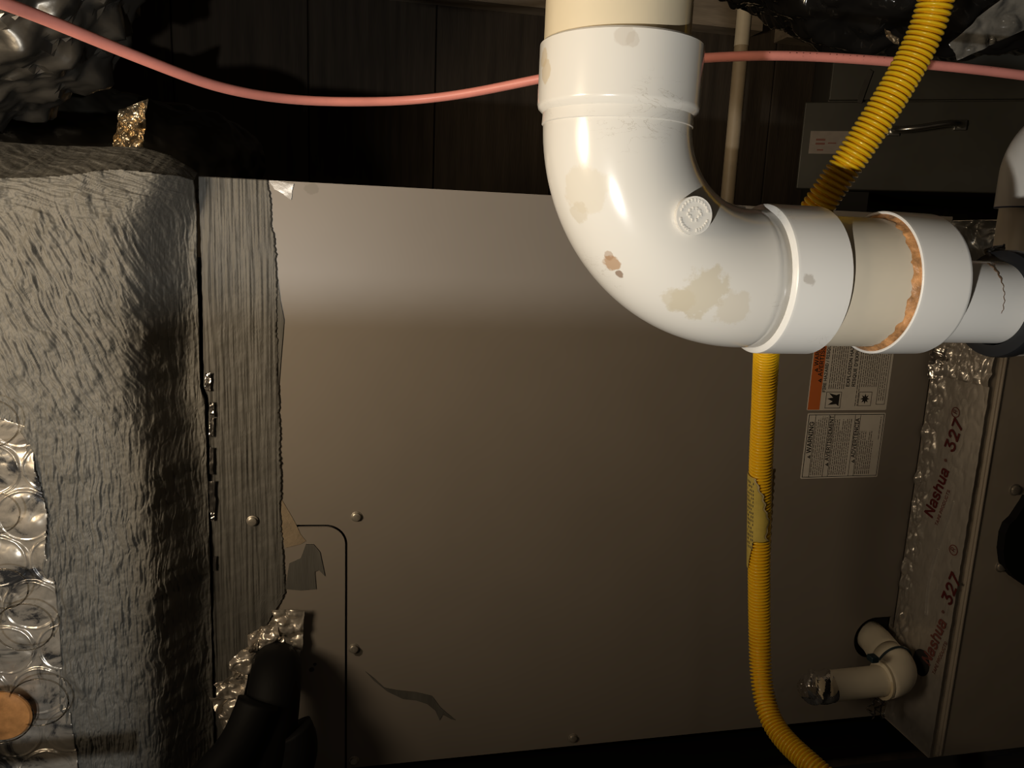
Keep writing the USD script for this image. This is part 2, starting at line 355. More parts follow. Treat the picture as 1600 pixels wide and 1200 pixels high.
for (px, py) in ((557, 807), (553, 1013), (553, 1188), (895, 1153), (395, 812)):
    hexscrew(fur, P(px, py, YF) + [0, .0005 if px != 395 else -.0035, 0], (0, -1, 0))

# mastic band brushed on the furnace end
Xa, Xb = -0.166, -0.083
def crack(z):
    """where the seam between plenum and furnace runs"""
    return np.interp(z, [H - .75, H - .51, H - .22, H - .205, H - .19, H - .10, H + .06], [-.172, -.169, -.1655, -.1655, -.1700, -.1680, -.1675]) + .0012 * N3(np.stack([z * 0, z * 0, z], -1), 70, 17)
def band(u, v):
    x_l = crack(v)
    edge = 0.004 * N3(np.stack([v * 0, v * 0, v], -1), 40, 3) + .003 * N3(np.stack([v * 0, v * 0, v], -1), 300, 4)
    edge = edge + np.interp(v, [Z0, H - .52, H - .46, H - .40, H - .30, H - .05, Z1], [-.045, -.03, .004, .000, .000, -.001, -.008])
    x = x_l + (Xb + edge - x_l) * u
    q = np.stack([x * 330, x * 0, v * 9], -1); s = N3(q, 1, 11) * .0030 + N3(q * [2.5, 1, 1.5], 1, 12, 2) * .0012 + N3(np.stack([x, x * 0, v], -1), 60, 13) * .002
    h = (.0026 + s) * np.clip((1 - u) / .02, 0.15, 1); h = np.maximum(h, .0004)
    return np.stack([x, YF - h, v], -1)
p, q = grid(np.linspace(0, 1, 110), np.linspace(H - .70, Z1 + .001, 500), band)
obj("mastic_band", thicken(p, q, (0, .0035, 0)), mastic_thin, fur, smooth=True)
# torn patches / smears of mastic on the panel
def smear(pxs, mat, name="mastic_smear", t=.0012, seed=0):
    pg = Polygon([tuple(P(a, b, YF)[[0, 2]]) for a, b in pxs]).buffer(0)
    return obj(name, prism(pg, "y", YF, -t), mat, fur, smooth=False)
smear([(448, 905), (452, 880), (470, 872), (478, 850), (490, 850), (500, 862), (508, 900), (498, 890), (492, 893), (494, 920), (470, 922), (446, 920)], mastic_thin)
smear([(440, 780), (452, 800), (462, 818), (470, 835), (478, 845), (470, 850), (446, 856), (438, 830)], mastic_dry, t=.0006)
smear([(571, 1049), (585, 1060), (600, 1074), (620, 1078), (650, 1081), (675, 1087), (688, 1105), (712, 1125), (704, 1123), (692, 1116), (687, 1125), (680, 1110), (668, 1100), (650, 1094), (630, 1092), (605, 1080), (585, 1064)], mastic_thin, "grey_streak", .0008)
smear([(436, 330), (432, 420), (438, 470), (444, 500), (439, 560), (436, 600), (433, 520)], mastic_thin)

# foil scraps on the furnace
def foil_sheet(name, corners, Y, mat, parent, amp=.004, s=45, n=60, seed=0, keep=None, thick=.0004, dirn=(0, -1, 0)):
    c = [np.array(P(a, b, Y if np.ndim(Y) == 0 else Y[i])) for i, (a, b) in enumerate(corners)]
    def F(u, v):
        u, v = u[..., None], v[..., None]; p = (1 - u) * (1 - v) * c[0] + u * (1 - v) * c[1] + u * v * c[2] + (1 - u) * v * c[3]
        h = crumple(p, s, seed) * amp + amp * .45
        jag = N3(p, 60, seed + 3)[..., None] * .006 * np.array([1, 0, 1]) * np.where((u < .03) | (u > .97) | (v < .03) | (v > .97), 1, 0)
        return p + h[..., None] * np.array(dirn) + jag
    p, q = grid(np.linspace(0, 1, n), np.linspace(0, 1, n), F)
    return obj(name, thicken(p, q, np.array(dirn) * -thick, keep), mat, parent, smooth=22)
foil_sheet("foil_scrap", [(420, 283), (459, 287), (457, 310), (428, 296)], YF - .0008, foil_flat, fur, amp=.0007, s=40, n=24, seed=5)
# foil showing in the seam between plenum and furnace
for (a, b, c, d, sd) in ((320, 584, 328, 612, 1), (328, 628, 334, 652, 2), (327, 654, 333, 682, 3), (327, 700, 333, 742, 4), (327, 752, 336, 800, 5), (329, 802, 334, 814, 6), (333, 870, 337, 892, 7)):
    foil_sheet("seam_foil", [(a, b), (c, b), (c, d), (a, d)], YF - .0065, foil, fur, amp=.0015, s=220, n=16, seed=sd)

# ---- warning labels
def label_part(name, x0, x1, z0, z1, label):
    pl = obj(name, prism(sbox(x0, z0, x1, z1).buffer(.003).buffer(-.003).buffer(-.002).buffer(.002), "y", YF, -.0004), label_w, fur, smooth=False, label=label)
    return pl
YL = YF - .0004
rng = random.Random(5)
def small_print(xs, z0, z1, w=.0011):
    ms = []
    for x in xs:
        z = z0
        end = z1 - rng.random() * .25 * (z1 - z0) * (rng.random() < .4)
        while z < end:
            L = .002 + rng.random() * .006; e = min(z + L, end)
            ms.append(bx(x, x + w, YL - .00015, YL + .0001, z, e)); z = e + .0011
    return cat_(ms)
def line_frame(x0, x1, z0, z1, w=.0008):
    return prism(sbox(x0, z0, x1, z1).difference(sbox(x0 + w, z0 + w, x1 - w, z1 - w)), "y", YL + .0001, -.00025)
def upward(t, h, x, z, bold=True): return text_on(t, h, (x, YL + .0001, z), (0, 0, 1), (-1, 0, 0), .0003, bold)
def tri_mark(x, z, s=.005):
    t = Polygon([(x, z), (x, z + s), (x - s * .9, z + s / 2)]).difference(Polygon([(x - .001, z + s * .42), (x - .001, z + s * .58), (x - s * .6, z + s * .5)])); return prism(t, "y", YL + .0001, -.00025)
# upper label
ax0, ax1, az0, az1 = .6310, .7585, H - .2255, H - .075
L1 = label_part("warning_label", ax0, ax1, az0, az1, "label with an orange band under the white pipe")
obj("orange_band", prism(sbox(ax0 + .001, az0 + .001, ax0 + .0195, az1 - .002), "y", YL + .0001, -.0002), label_o, L1, smooth=False)
for t, h, x, z, mk in (("WARNING", .0062, ax0 + .0095, az0 + .064, .0062), ("AVERTISSEMENT", .0062, ax0 + .0172, az0 + .049, .0062), ("FIRE HAZARD / RISQUE DE FEU", .0046, ax0 + .0255, az0 + .026, 0), ("EXPLOSION HAZARD", .0052, ax0 + .0625, az0 + .034, 0), ("RISQUE D'EXPLOSION", .0052, ax0 + .0715, az0 + .034, 0)):
    obj("heading", upward(t, h, x, z), ink, L1, smooth=False)
    if mk: obj("warning_mark", tri_mark(x + .0003, z - .009, mk), ink, L1, smooth=False)
obj("small_print", cat_([small_print([ax0 + .030 + k * .0033 for k in range(8)], az0 + .031, az1 - .01), small_print([ax0 + .075 + k * .0033 for k in range(2)], az0 + .006, az1 - .01), small_print([ax0 + .082 + k * .0033 for k in range(8)], az0 + .034, az1 - .01), small_print([ax0 + .112 + k * .0035 for k in range(3)], az0 + .014, az1 - .02)]), ink_f, L1, smooth=False, kind="stuff")
obj("frame_line", cat_([line_frame(ax0 + .109, ax0 + .1235, az0 + .008, az1 - .01), line_frame(ax0 + .0275, ax0 + .052, az0 + .003, az0 + .027), line_frame(ax0 + .080, ax0 + .101, az0 + .006, az0 + .027)]), ink_f, L1, smooth=False)
fl = Polygon([(ax0 + .049, az0 + .006), (ax0 + .049, az0 + .024), (ax0 + .044, az0 + .022), (ax0 + .032, az0 + .025), (ax0 + .039, az0 + .0185), (ax0 + .030, az0 + .017), (ax0 + .039, az0 + .013), (ax0 + .032, az0 + .008), (ax0 + .045, az0 + .009)])
st = Polygon([(ax0 + .0905 + (.0075 if k % 2 == 0 else .0035) * math.cos(k * math.pi / 8), az0 + .0165 + (.0075 if k % 2 == 0 else .0035) * math.sin(k * math.pi / 8)) for k in range(16)])
for g in (fl, st): obj("pictogram", prism(g, "y", YL + .0001, -.00025), ink, L1, smooth=False)
# lower label
bx0, bx1, bz0, bz1 = .6335, .7590, H - .3265, H - .2295
L2 = label_part("warning_label", bx0, bx1, bz0, bz1, "lower plain label of three framed columns")
obj("frame_line", cat_([line_frame(bx0 + .002, bx1 - .002, bz0 + .002, bz1 - .002)] + [bx(bx0 + a, bx0 + a + .0007, YL - .00015, YL + .0001, bz0 + .002, bz1 - .002) for a in (.0125, .034, .0425, .076, .0845)]), ink, L2, smooth=False)
for t, h, x, z in (("WARNING", .0068, bx0 + .0112, bz0 + .038), ("AVERTISSEMENT", .0058, bx0 + .0415, bz0 + .026), ("ADVERTENCIA", .0060, bx0 + .0835, bz0 + .030)):
    obj("heading", upward(t, h, x, z), ink, L2, smooth=False); obj("warning_mark", tri_mark(x + .0003, z - .008, .0055), ink, L2, smooth=False)
obj("small_print", cat_([small_print([bx0 + .0145 + k * .0032 for k in range(6)], bz0 + .005, bz1 - .005), small_print([bx0 + .0445 + k * .0032 for k in range(9)], bz0 + .005, bz1 - .009), small_print([bx0 + .0865 + k * .0032 for k in range(8)], bz0 + .005, bz1 - .027), small_print([bx0 + .118], bz1 - .04, bz1 - .006, .0009)]), ink_f, L2, smooth=False, kind="stuff")

# ================================================================== right cabinet with foil tape on its flank
XR, YR = 0.825, 0.843
ZR1 = H + .046
cab = thing("blower_cabinet", "brown metal cabinet at the right edge with a taped seam on its flank", "cabinet", (1.25, 1.1, Z0))
obj("body", bx(XR + .001, 1.95, YR + .004, YF + .55, Z0, ZR1), paint2, cab, smooth=False)
obj("front_panel", rbox(XR + .012, 1.95, YR, YR + .006, Z0 + .002, ZR1 - .003, .002), paint2, cab)
obj("edge_fold", tube([(XR + .0165, YR - .0005, Z0 + .006), (XR + .0165, YR - .0005, ZR1 - .006)], .0021, 16), paint2, cab)
def tape_h(y, z):
    p = np.stack([y * 0 + .3, y, z], -1); t = np.clip((y - YR) / (YF - YR), 0, 1)
    amp = np.where(z > H - .17, .0060, 0) + np.clip((t - .66) / .14, 0, 1) * .0068 + .0011
    amp = amp * np.clip((z - (H - .66)) / .1, .35, 1)
    h = (crumple(p * [1, 1.5, .7], 60, 21) + .25) * amp + .0012
    h = h + .0035 * np.exp(-((y - (YR + .040 + .010 * np.sin(z * 22))) / .0016) ** 2) * (N3(p * [0, 0, 1], 9, 8) > .06) * np.where((z < H - .30) & (z > H - .62), 1, 0)
    return np.maximum(h, .0005)
def tapeF(y, z):
    y2 = y + .0016 * N3(np.stack([y * 0, y * 0, z], -1), 90, 2) * np.where(y < YR + .002, 1, 0)
    return np.stack([XR - tape_h(y, z), y2, z], -1)
p, q = grid(np.linspace(YR - .0005, YF - .0035, 120), np.linspace(Z0 + .004, ZR1 - .002, 640), tapeF)
tp = obj("foil_tape", thicken(p, q[:, ::-1], (.0005, 0, 0)), foil_flat, cab, smooth=25)
def tape_text(t, h, yz, slant, mat, name, bold=True):
    m = text_on(t, h, (0, 0, 0), (0, math.sin(slant) * -1, math.cos(slant)), (0, math.cos(slant), math.sin(slant)), .0003, bold)
    v = m.vertices; y, z = v[:, 1] + yz[0], v[:, 2] + yz[1]
    m.vertices = np.stack([XR - tape_h(y, z) - .0010 + (v[:, 0]), y, z], -1)
    return obj(name, m, mat, tp, smooth=False)
SL = math.radians(13)
for k, (z0, y0) in enumerate(((-.378, .905), (-.590, .868))):
    tape_text("Nashua", .0165, (y0, H + z0), SL, ink_r if k == 0 else ink_r2, "tape_print")
    tape_text("®", .006, (y0 - .012, H + z0 + .088), SL, ink_r2, "tape_print", False)
    tape_text("327", .0185, (y0 - .020, H + z0 + .104), SL, ink_r, "tape_print")
    tape_text("TAPE PRODUCTS", .0052, (y0 - .012, H + z0 - .006), SL, ink_r2, "tape_print", False)
for (y0, z0) in ((.892, -.216), (.858, -.405)):
    ring = Point(y0, H + z0).buffer(.0075).difference(Point(y0, H + z0).buffer(.0062))
    m = cat_([prism(ring, "x", 0, .0003)]); v = m.vertices; m.vertices = np.stack([XR - tape_h(v[:, 1], v[:, 2]) - .0007 - v[:, 0] * .5, v[:, 1], v[:, 2]], -1)
    obj("tape_print", m, ink_r2, tp, smooth=False)
    tape_text("R", .007, (y0 - .002, H + z0 - .003), SL, ink_r2, "tape_print", False)
# black oval patch on the taped flank, plus crumpled tape ends
o = PX(1441, 1035, XR)
hp = [(o[1] + .016 * math.cos(a), o[2] + .020 * math.sin(a)) for a in np.linspace(0, 2 * math.pi, 24, endpoint=False)]
obj("black_spot", prism(Polygon(hp), "x", XR - .0025, .0015), inside, cab, smooth=False)
# black service cover with two screws
cpx = [(1592, 782), (1597, 773), (1640, 765), (1720, 800), (1740, 860), (1700, 925), (1600, 915), (1575, 898), (1560, 880), (1557, 855), (1560, 830), (1566, 815), (1576, 806)]
cpoly = Polygon([tuple(P(a, b, YR)[[0, 2]]) for a, b in cpx]).buffer(.006).buffer(-.006)
cov = obj("service_cover", prism(cpoly, "y", YR, -.012), foam_k, cab, smooth=30)
hexscrew(cab, P(1585, 765, YR) , (0, -1, 0), .0062); hexscrew(cab, P(1563, 885, YR) + [0, -.0, 0], (0, -1, 0), .0062)
# crumpled foil at the top of the seam
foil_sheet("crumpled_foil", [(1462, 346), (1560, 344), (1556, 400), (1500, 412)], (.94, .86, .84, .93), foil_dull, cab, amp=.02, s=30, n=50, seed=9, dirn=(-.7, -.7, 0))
foil_sheet("crumpled_foil", [(1452, 545), (1482, 545), (1476, 590), (1450, 592)], (.945, .925, .925, .945), foil, cab, amp=.012, s=45, n=40, seed=12, dirn=(-.6, -.8, 0))

# ================================================================== plenum covered in mastic (left)
ple = thing("plenum_duct", "grey duct plenum smeared with brushed mastic at the left of the picture", "duct", (-.32, 1.1, Z0))
obj("core", bx(-.60, X0 - .004, .99, YF + .5, Z0 - .02, H - .06), inside, ple, smooth=False)
LEFT = -.46
ridge_x = lambda z: np.interp(z, [H - .80, H - .60, H - .42, H - .30, H - .18, H - .08, H + .0, H + .06], [-.236, -.232, -.228, -.232, -.240, -.236, -.226, -.205])
def plen(x, z):
    p = np.stack([x, x * 0, z], -1)
    rx = ridge_x(z) + .020 * N3(np.stack([x * 0, x * 0, z], -1), 16, 31)
    t = np.clip((x - rx) / .060, 0, 1); s = t * t * (3 - 2 * t)
    y = .880 + .063 * s + .010 * N3(p, 9, 32) * (1 - .5 * s)
    # brushed strokes: upright low down, slanting in the middle, level near the top
    wv = np.clip((z - (H - .02)) / .05, 0, 1) * (1 - s); wd = np.clip((z - (H - .30)) / .15, 0, 1) * (1 - wv) * (1 - s); wu = 1 - wv - wd
    wx = x + .006 * N3(p, 30, 45, 2); wz = z + .010 * N3(p, 25, 46, 2)
    def strokes(ax, az, sd):
        a = np.stack([ax * 520, ax * 0 + sd, az * 38], -1); g = N3(a * [.42, 1, .6], 1, 35 + sd, 2)
        return N3(a, 1, 33 + sd, 4) + .9 * g - 1.6 * np.clip(np.abs(g) * -9 + .55, 0, 1) * .35
    c, d = math.cos(.42), math.sin(.42)
    st_ = wu * strokes(wx, wz, 0) + wd * strokes(wx * c + wz * d, wz * c - wx * d, 3) + wv * strokes(wz + .25 * wx, wx, 6)
    y = y - .0046 * st_ * (1 - .35 * s)
    lump = np.clip(N3(p * [1, 1, .5], 55, 41, 3) - .02, 0, 1)
    y = y - .015 * lump * (1 - .4 * s) + .0016 * N3(p, 210, 43, 3)
    # top shoulder rolls back and up
    zt = H + .036 + .014 * np.exp(-((x + .215) / .07) ** 2) + .006 * N3(np.stack([x, x * 0, x * 0], -1), 25, 44)
    over = np.clip(z - zt, 0, 1)
    y = y + over * 3.4 + np.where(over > 0, .004, 0)
    zz = z + 0 * over
    return np.stack([x, y, zz], -1)
us = np.linspace(0, 1, 460); zs = np.r_[np.linspace(Z0 - .03, H + .03, 860), np.linspace(H + .0305, H + .085, 70)]
def plen_u(u, z):
    gap = np.interp(z, [H - .75, H - .30, H - .23, H - .19, H - .05, H + .03], [.0012, .0016, .0030, .0034, .0042, .0016])
    return plen(LEFT + (crack(z) - gap - LEFT) * u, z)
p, q = grid(us, zs, plen_u)
xe = np.interp(p[:, 2], [H - .76, H - .60, H - .5, H - .40, H - .36, H - .32, H - .27, H - .22, H - .20, H - .16], [-.318, -.320, -.327, -.328, -.335, -.330, -.338, -.342, -.39, -1]) + .010 * N3(np.stack([p[:, 0] * 0, p[:, 0] * 0, p[:, 2]], -1), 55, 50)
# roofline: the shoulder slopes down to the furnace corner
top_lim = np.interp(p[:, 0], [-.46, -.35, -.30, -.24, -.20, -.175, -.163], [H + .083, H + .083, H + .084, H + .084, H + .074, H + .060, H + .050])
keep = (p[:, 0] > xe) & (p[:, 2] < top_lim)
obj("mastic_coat", thicken(p, q, (0, .004, 0), keep), mastic, ple, smooth=True)
# dark crack strip between plenum and furnace is the gap itself

# bubble foil wrap on the far left
wrap = thing("bubble_wrap_insulation", "silvery bubble wrap insulation peeking out at the left edge below the mastic", "insulation", (-.36, .89, Z0))
cent = []
R_ = .0335
for i in range(-1, 4):
    for j in range(0, 14):
        cent.append((-.345 - i * .060 + (j % 2) * .030, H - .74 + j * .0525))
cent = np.array(cent)
def wrapF(x, z):
    d = np.full(x.shape, 9.0)
    for c in cent: d = np.minimum(d, np.hypot(x - c[0], z - c[1]))
    p = np.stack([x, x * 0, z], -1)
    ring = .0026 * np.exp(-((d - R_ * .84) / .0013) ** 2)
    dome = .0035 * np.sqrt(np.clip(1 - (d / (R_ * .84)) ** 2, 0, 1))
    return np.stack([x, .880 - ring - dome - .004 * crumple(p, 30, 61), z], -1)
p, q = grid(np.linspace(-.47, -.29, 190), np.linspace(Z0 - .03, H - .13, 560), wrapF)
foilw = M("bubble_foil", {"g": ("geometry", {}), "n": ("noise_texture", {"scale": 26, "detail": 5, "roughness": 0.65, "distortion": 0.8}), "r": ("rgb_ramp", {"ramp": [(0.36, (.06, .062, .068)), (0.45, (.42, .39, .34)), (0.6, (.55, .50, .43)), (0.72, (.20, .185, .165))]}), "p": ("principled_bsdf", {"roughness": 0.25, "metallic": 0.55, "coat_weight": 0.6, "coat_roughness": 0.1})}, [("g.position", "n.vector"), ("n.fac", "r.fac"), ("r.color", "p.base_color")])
xw = np.interp(p[:, 2], [H - .76, H - .60, H - .5, H - .40, H - .36, H - .32, H - .27, H - .22, H - .20, H - .16], [-.318, -.320, -.327, -.328, -.335, -.330, -.338, -.342, -.39, -1])
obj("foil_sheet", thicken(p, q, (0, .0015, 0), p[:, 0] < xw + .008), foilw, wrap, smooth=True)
for (a, b, rpx) in ((2, 1118, 46), (40, 978, 40), (8, 918, 33), (62, 1095, 42), (-6, 800, 33), (-12, 660, 36)):
    c = P(a, b, .858); r = rpx / 1200 * .86
    ang = np.linspace(0, 2 * math.pi, 49)
    ringpts = np.stack([c[0] + r * np.cos(ang), c[1] + 0 * ang - .003, c[2] + r * .95 * np.sin(ang)], 1)
    obj("bubble_rim", tube(ringpts, .0008, 8, False), clear, wrap)
oc = P(4, 1118, .858)
dm = lathe([(1e-5, 0), (.030, 0), (.028, .003), (.020, .0055), (.010, .0068), (1e-5, .007)], oc, (0, -1, 0), 40)
obj("bubble", dm, simple("amber_stained_bubble", (.42, .20, .07), .3, var=.35, vscale=60, coat=.5), wrap, label="amber stained bubble")

# ================================================================== black insulated line leaving the furnace, lower left
ins = thing("insulated_pipe", "black foam insulated pipe with crumpled foil collar at lower left of the furnace", "pipe", P(420, 1180, .86))
pp = [P(430, 1030, .948), P(431, 1042, .92), P(430, 1062, .885), P(426, 1100, .868), P(420, 1150, .86), P(414, 1215, .86), P(400, 1320, .86), P(395, 1500, .86)]
sp, _ = spline(pp, 60)
obj("foam_sleeve", tube(sp, np.interp(np.linspace(0, 1, 60), [0, .1, .25, .5, 1], [.029, .030, .032, .036, .038]), 32), foam_k, ins, smooth=True)
pp2 = [P(404, 1095, .845), P(386, 1140, .835), P(362, 1180, .83), P(330, 1215, .825), P(290, 1260, .82), P(240, 1330, .82)]
sp2, _ = spline(pp2, 40); obj("foam_sleeve", tube(sp2, .024, 24), foam_k, ins, smooth=True)
sp3, _ = spline([P(455, 1140, .86), P(463, 1165, .855), P(455, 1205, .85), P(448, 1280, .85)], 24); obj("foam_sleeve", tube(sp3, .025, 24), foam_k, ins, smooth=True)
for cs, sd, amp in (([(424, 952), (476, 950), (472, 1016), (436, 1000)], 3, .012), ([(386, 992), (432, 962), (446, 1004), (398, 1022)], 4, .020), ([(360, 1026), (404, 996), (402, 1040), (366, 1056)], 5, .020), ([(336, 1064), (388, 1040), (384, 1084), (344, 1086)], 6, .018), ([(330, 1082), (384, 1070), (376, 1128), (350, 1140)], 7, .016), ([(446, 1000), (472, 1004), (466, 1036), (454, 1030)], 8, .008)):
    foil_sheet("foil_collar", cs, (YF - .010), foil_soft, ins, amp=amp, s=48, n=50, seed=sd)

# ================================================================== big PVC vent
PY, PZ, PXv = .48, H - .0225, .1632
vent = thing("vent_pipe", "large white and cream plastic vent pipe with sweeping elbow in front of the furnace", "pipe", (PXv, PY, PZ - .05))
zt0, zt1 = H + .0722, H + .1165
obj("upright_pipe", rod((PXv - .0035, PY, zt0 + .02), (PXv - .0035, PY, ztop + .01), .0445, 96), pvc_b, vent, label="cream upright pipe")
Re = .0945; hx0, hx1 = .2685, .3085
pts = [(PXv, PY, zt0 + .004)] + [(PXv + Re - Re * math.cos(a), PY, PZ + Re - Re * math.sin(a)) for a in np.linspace(0, math.pi / 2, 48)] + [(hx0 + .004, PY, PZ)]
elb = obj("elbow", tube(pts, .0462, 96), pvc_w, vent, smooth=True, label="glossy white elbow with brown stains")
ri, ro = .0446, .0502
hubp = lambda L: [(ri, 0.010), (.0462, 0.0), (ro - .0040, 0.0), (ro - .0012, .0014), (ro, .0045), (ro, L - .0012), (ro - .0012, L), (ri, L)]
obj("hub", lathe([(.0455, -.004), (.0470, -.003), (ro - .0035, .0035), (ro - .0006, .0062), (ro, .0085), (ro, zt1 - zt0 - .0012), (ro - .0012, zt1 - zt0), (ri, zt1 - zt0), (ri, .004)], (PXv, PY, zt0), (0, 0, 1), 120), pvc_w, vent)
obj("hub", lathe([(.0455, -.001), (ro - .0018, .0), (ro - .0003, .0012), (ro, .003), (ro, hx1 - hx0 - .0012), (ro - .0012, hx1 - hx0), (ri, hx1 - hx0), (ri, .004)], (hx0, PY, PZ), (1, 0, 0), 120), pvc_g, vent)
# thin mould seam along the inside of the elbow
sm = [(PXv + Re - (Re - .0462) * math.cos(a), PY + .002, PZ + Re - (Re - .0462) * math.sin(a)) for a in np.linspace(.02, math.pi / 2 - .02, 40)]
obj("mould_seam", tube(sm, .0016, 10), pvc_w, vent)
# injection boss with raised lettering
pc = P(1085, 337, .4300)
obj("boss", lathe([(1e-5, 0), (.0112, 0), (.0112, -.0006), (.0108, -.0130), (1e-5, -.0130)], pc, (0, -1, 0), 60), pvc_w, vent)
bl = []
R2 = random.Random(3)
for (r, a0, a1, n) in ((.0088, 200, 340, 11), (.0088, 20, 75, 6), (.0088, 110, 165, 6), (.0028, 10, 170, 4), (.0042, 190, 350, 6)):
    for k in range(n):
        a = math.radians(a0 + (a1 - a0) * k / (n - 1)); c = np.array([pc[0] + r * math.cos(a), pc[1] - .0001, pc[2] - r * math.sin(a)])
        w, h = .00035 + .0002 * R2.random(), .0009
        bl.append(bx(c[0] - w, c[0] + w, c[1] - .0005, c[1] + .0001, c[2] - h, c[2] + h))
obj("raised_lettering", cat_(bl), pvc_w, vent, smooth=False, kind="stuff")
obj("level_pipe", rod((hx1 - .02, PY, PZ), (.372, PY, PZ), .0445, 96), pvc_c, vent, label="beige level pipe")
cx0, cx1 = .3590, .3965
obj("reducer", lathe([(.0445, .010), (.0452, .0035), (.0478, -.0004), (.0486, -.0006), (.0494, .0), (.0496, .002), (.0492, cx1 - cx0 - .003), (.0480, cx1 - cx0), (.030, cx1 - cx0), (.030, .012)], (cx0, PY, PZ), (1, 0, 0), 120), pvc_g, vent, label="white reducer hub")
gl = lathe([(.0446, -.0045), (.0454, -.0030), (.0476, .0002), (.0476, .004), (.0446, .004)], (cx0, PY, PZ), (1, 0, 0), 160)
v = gl.vertices; nn = N3(v, 160, 71); d = v - [0, PY, PZ]; d[:, 0] = 0; rr_ = np.linalg.norm(d, axis=1)[:, None]; gl.vertices = v + (d / rr_) * (nn[:, None] * .0012) + np.stack([nn * .010 * (v[:, 0] < cx0), nn * 0, nn * 0], 1)
obj("glue_ring", gl, glue, vent, label="brown primer residue ring")
sz = H - .0338
obj("vent_stub", rod((cx1 - .006, PY, sz), (.475, PY, sz), .0298, 80), pvc_g, vent, label="narrow white pipe stub")
tb = [(.4405, PY + .0301 * math.cos(a), sz + .0301 * math.sin(a)) for a in np.linspace(math.radians(110), math.radians(190), 30)]
obj("glue_line", tube([(x + .0006 * math.sin(i * 1.7), y, z) for i, (x, y, z) in enumerate(tb)], .00025 + .0004 * np.abs(np.sin(np.arange(30) * 1.9)) * (np.arange(30) < 14), 6), stain_m, vent)
# black rubber coupling gripping the stub
cup = thing("rubber_coupling", "black rubber coupling clamped on the narrow vent stub at the right edge", "coupling", (.50, PY, sz))
obj("sleeve", lathe([(.0302, 0), (.0345, 0), (.0385, .0015), (.0392, .004), (.0392, .012), (.0372, .015), (.0365, .05), (.0365, .13), (.0302, .13)], (.4605, PY, sz - .001), (1, 0, 0), 96), rubber, cup)
obj("clamp_band", lathe([(.0366, .024), (.0380, .024), (.0380, .036), (.0366, .036)], (.4605, PY, sz - .001), (1, 0, 0), 80), steel, cup)
spx, _ = spline([(.50, PY, sz), (.62, PY, sz), (.80, PY, sz), (.93, PY + .01, sz), (.985, PY + .07, sz), (.99, PY + .16, sz), (.99, YR - .001, sz)], 50)
obj("tail_pipe", tube(spx, .0298, 40), pvc_g, cup)
foil_sheet("foil_scrap", [(1534, 388), (1566, 380), (1568, 398), (1540, 400)], (.50, .50, .49, .49), foil_dull, cup, amp=.006, s=120, n=30, seed=15)

# white riser with elbow at the far right
ris = thing("white_riser_pipe", "cream plastic riser with blue-ringed elbow at the right edge above the coupling", "pipe", P(1585, 420, .66))
YQ = .66
b0, b1 = P(1592, 440, YQ), P(1612, 318, YQ)
ax = _n(b1 - b0)
obj("riser", rod(b0 - ax * .004, b1 + ax * .004, .0272, 64), pvc_c, ris)
e0 = b1 - ax * .004; Rr = .040
sd_ = _n(np.array([1, .15, 0]) - ax * (ax @ _n(np.array([1, .15, 0]))))
ep = [e0] + [e0 + ax * (.030 + Rr * math.sin(a)) + sd_ * (Rr - Rr * math.cos(a)) for a in np.linspace(0, math.pi / 2, 24)]; ep.append(ep[-1] + sd_ * .25)
obj("elbow", tube(ep, np.r_[np.full(25, .0318), [.0318]], 64), pvc_w, ris)
obj("blue_ring", lathe([(.0274, 0), (.0318, 0), (.0318, .0012), (.0274, .0012)], e0 - ax * .0012, ax, 64), blue, ris)
lowp, _ = spline([b0, b0 - ax * .012 + [0, .006, 0], b0 - ax * .022 + [0, .03, 0], b0 - ax * .024 + [0, .09, 0], [b0[0], YR - .001 if b0[0] > XR else YF - .001, (b0 - ax * .024)[2]]], 30)
obj("lower_bend", tube(lowp, .0272, 40), pvc_c, ris)

# ================================================================== yellow corrugated gas line
gas = thing("gas_line", "yellow corrugated flexible gas line hanging behind the white vent elbow", "pipe", P(1190, 900, .80))
gp_ = [np.array([.43, .52, ztop]), np.array([.405, .52, H + .9]), P(1480, -150, .535), P(1472, -60, .545), P(1458, 15, .55), P(1437, 70, .555), P(1402, 135, .56), P(1345, 225, .57), P(1288, 308, .585), P(1232, 400, .62), P(1203, 490, .68), P(1197, 560, .72), P(1193, 640, .75), P(1189, 720, .77), P(1187, 800, .785), P(1186, 900, .79), P(1187, 1000, .785), P(1191, 1070, .765), P(1207, 1128, .735), P(1240, 1170, .70), P(1290, 1215, .66), P(1350, 1280, .63), np.array([.50, .52, .30]), np.array([.52, .50, .004])]
_, L = spline(gp_, 10)
pitch = .0042; i_mid = int(L / pitch) * 12
sp, L = spline(gp_, i_mid)
ph = (np.arange(i_mid) / 12 + .5) % 1 - .5
obj("corrugated_jacket", tube(sp, .0135 - .0040 * np.exp(-(ph / .17) ** 2) - .0010 * (2 * ph) ** 2 * 0 - .0006 * np.exp(-(ph / .4) ** 2), 28), yellow, gas, smooth=True)
def near_idx(px, py, Y): return int(np.argmin(np.linalg.norm(sp - P(px, py, Y), axis=1)))
i0, i1 = near_idx(1189, 742, .77), near_idx(1186, 886, .79)
pts, T, Nn, Bb = frame_path(sp[i0:i1:3])
def wraplab(a0f, a1f, r):
    k = len(pts); s = np.linspace(0, 1, k); out = []
    for i in range(k):
        c = pts[i]; tt = T[i]; fr = _n(np.array([0, -1, 0]) - tt * (tt @ np.array([0, -1, 0]))); sdv = np.cross(fr, tt)
        if sdv[0] > 0: sdv = -sdv      # sdv points left
        aa = np.linspace(a0f(s[i]), a1f(s[i]), 14); out.append([c + r * (math.cos(a) * fr + math.sin(a) * sdv) for a in aa])
    return np.array(out)
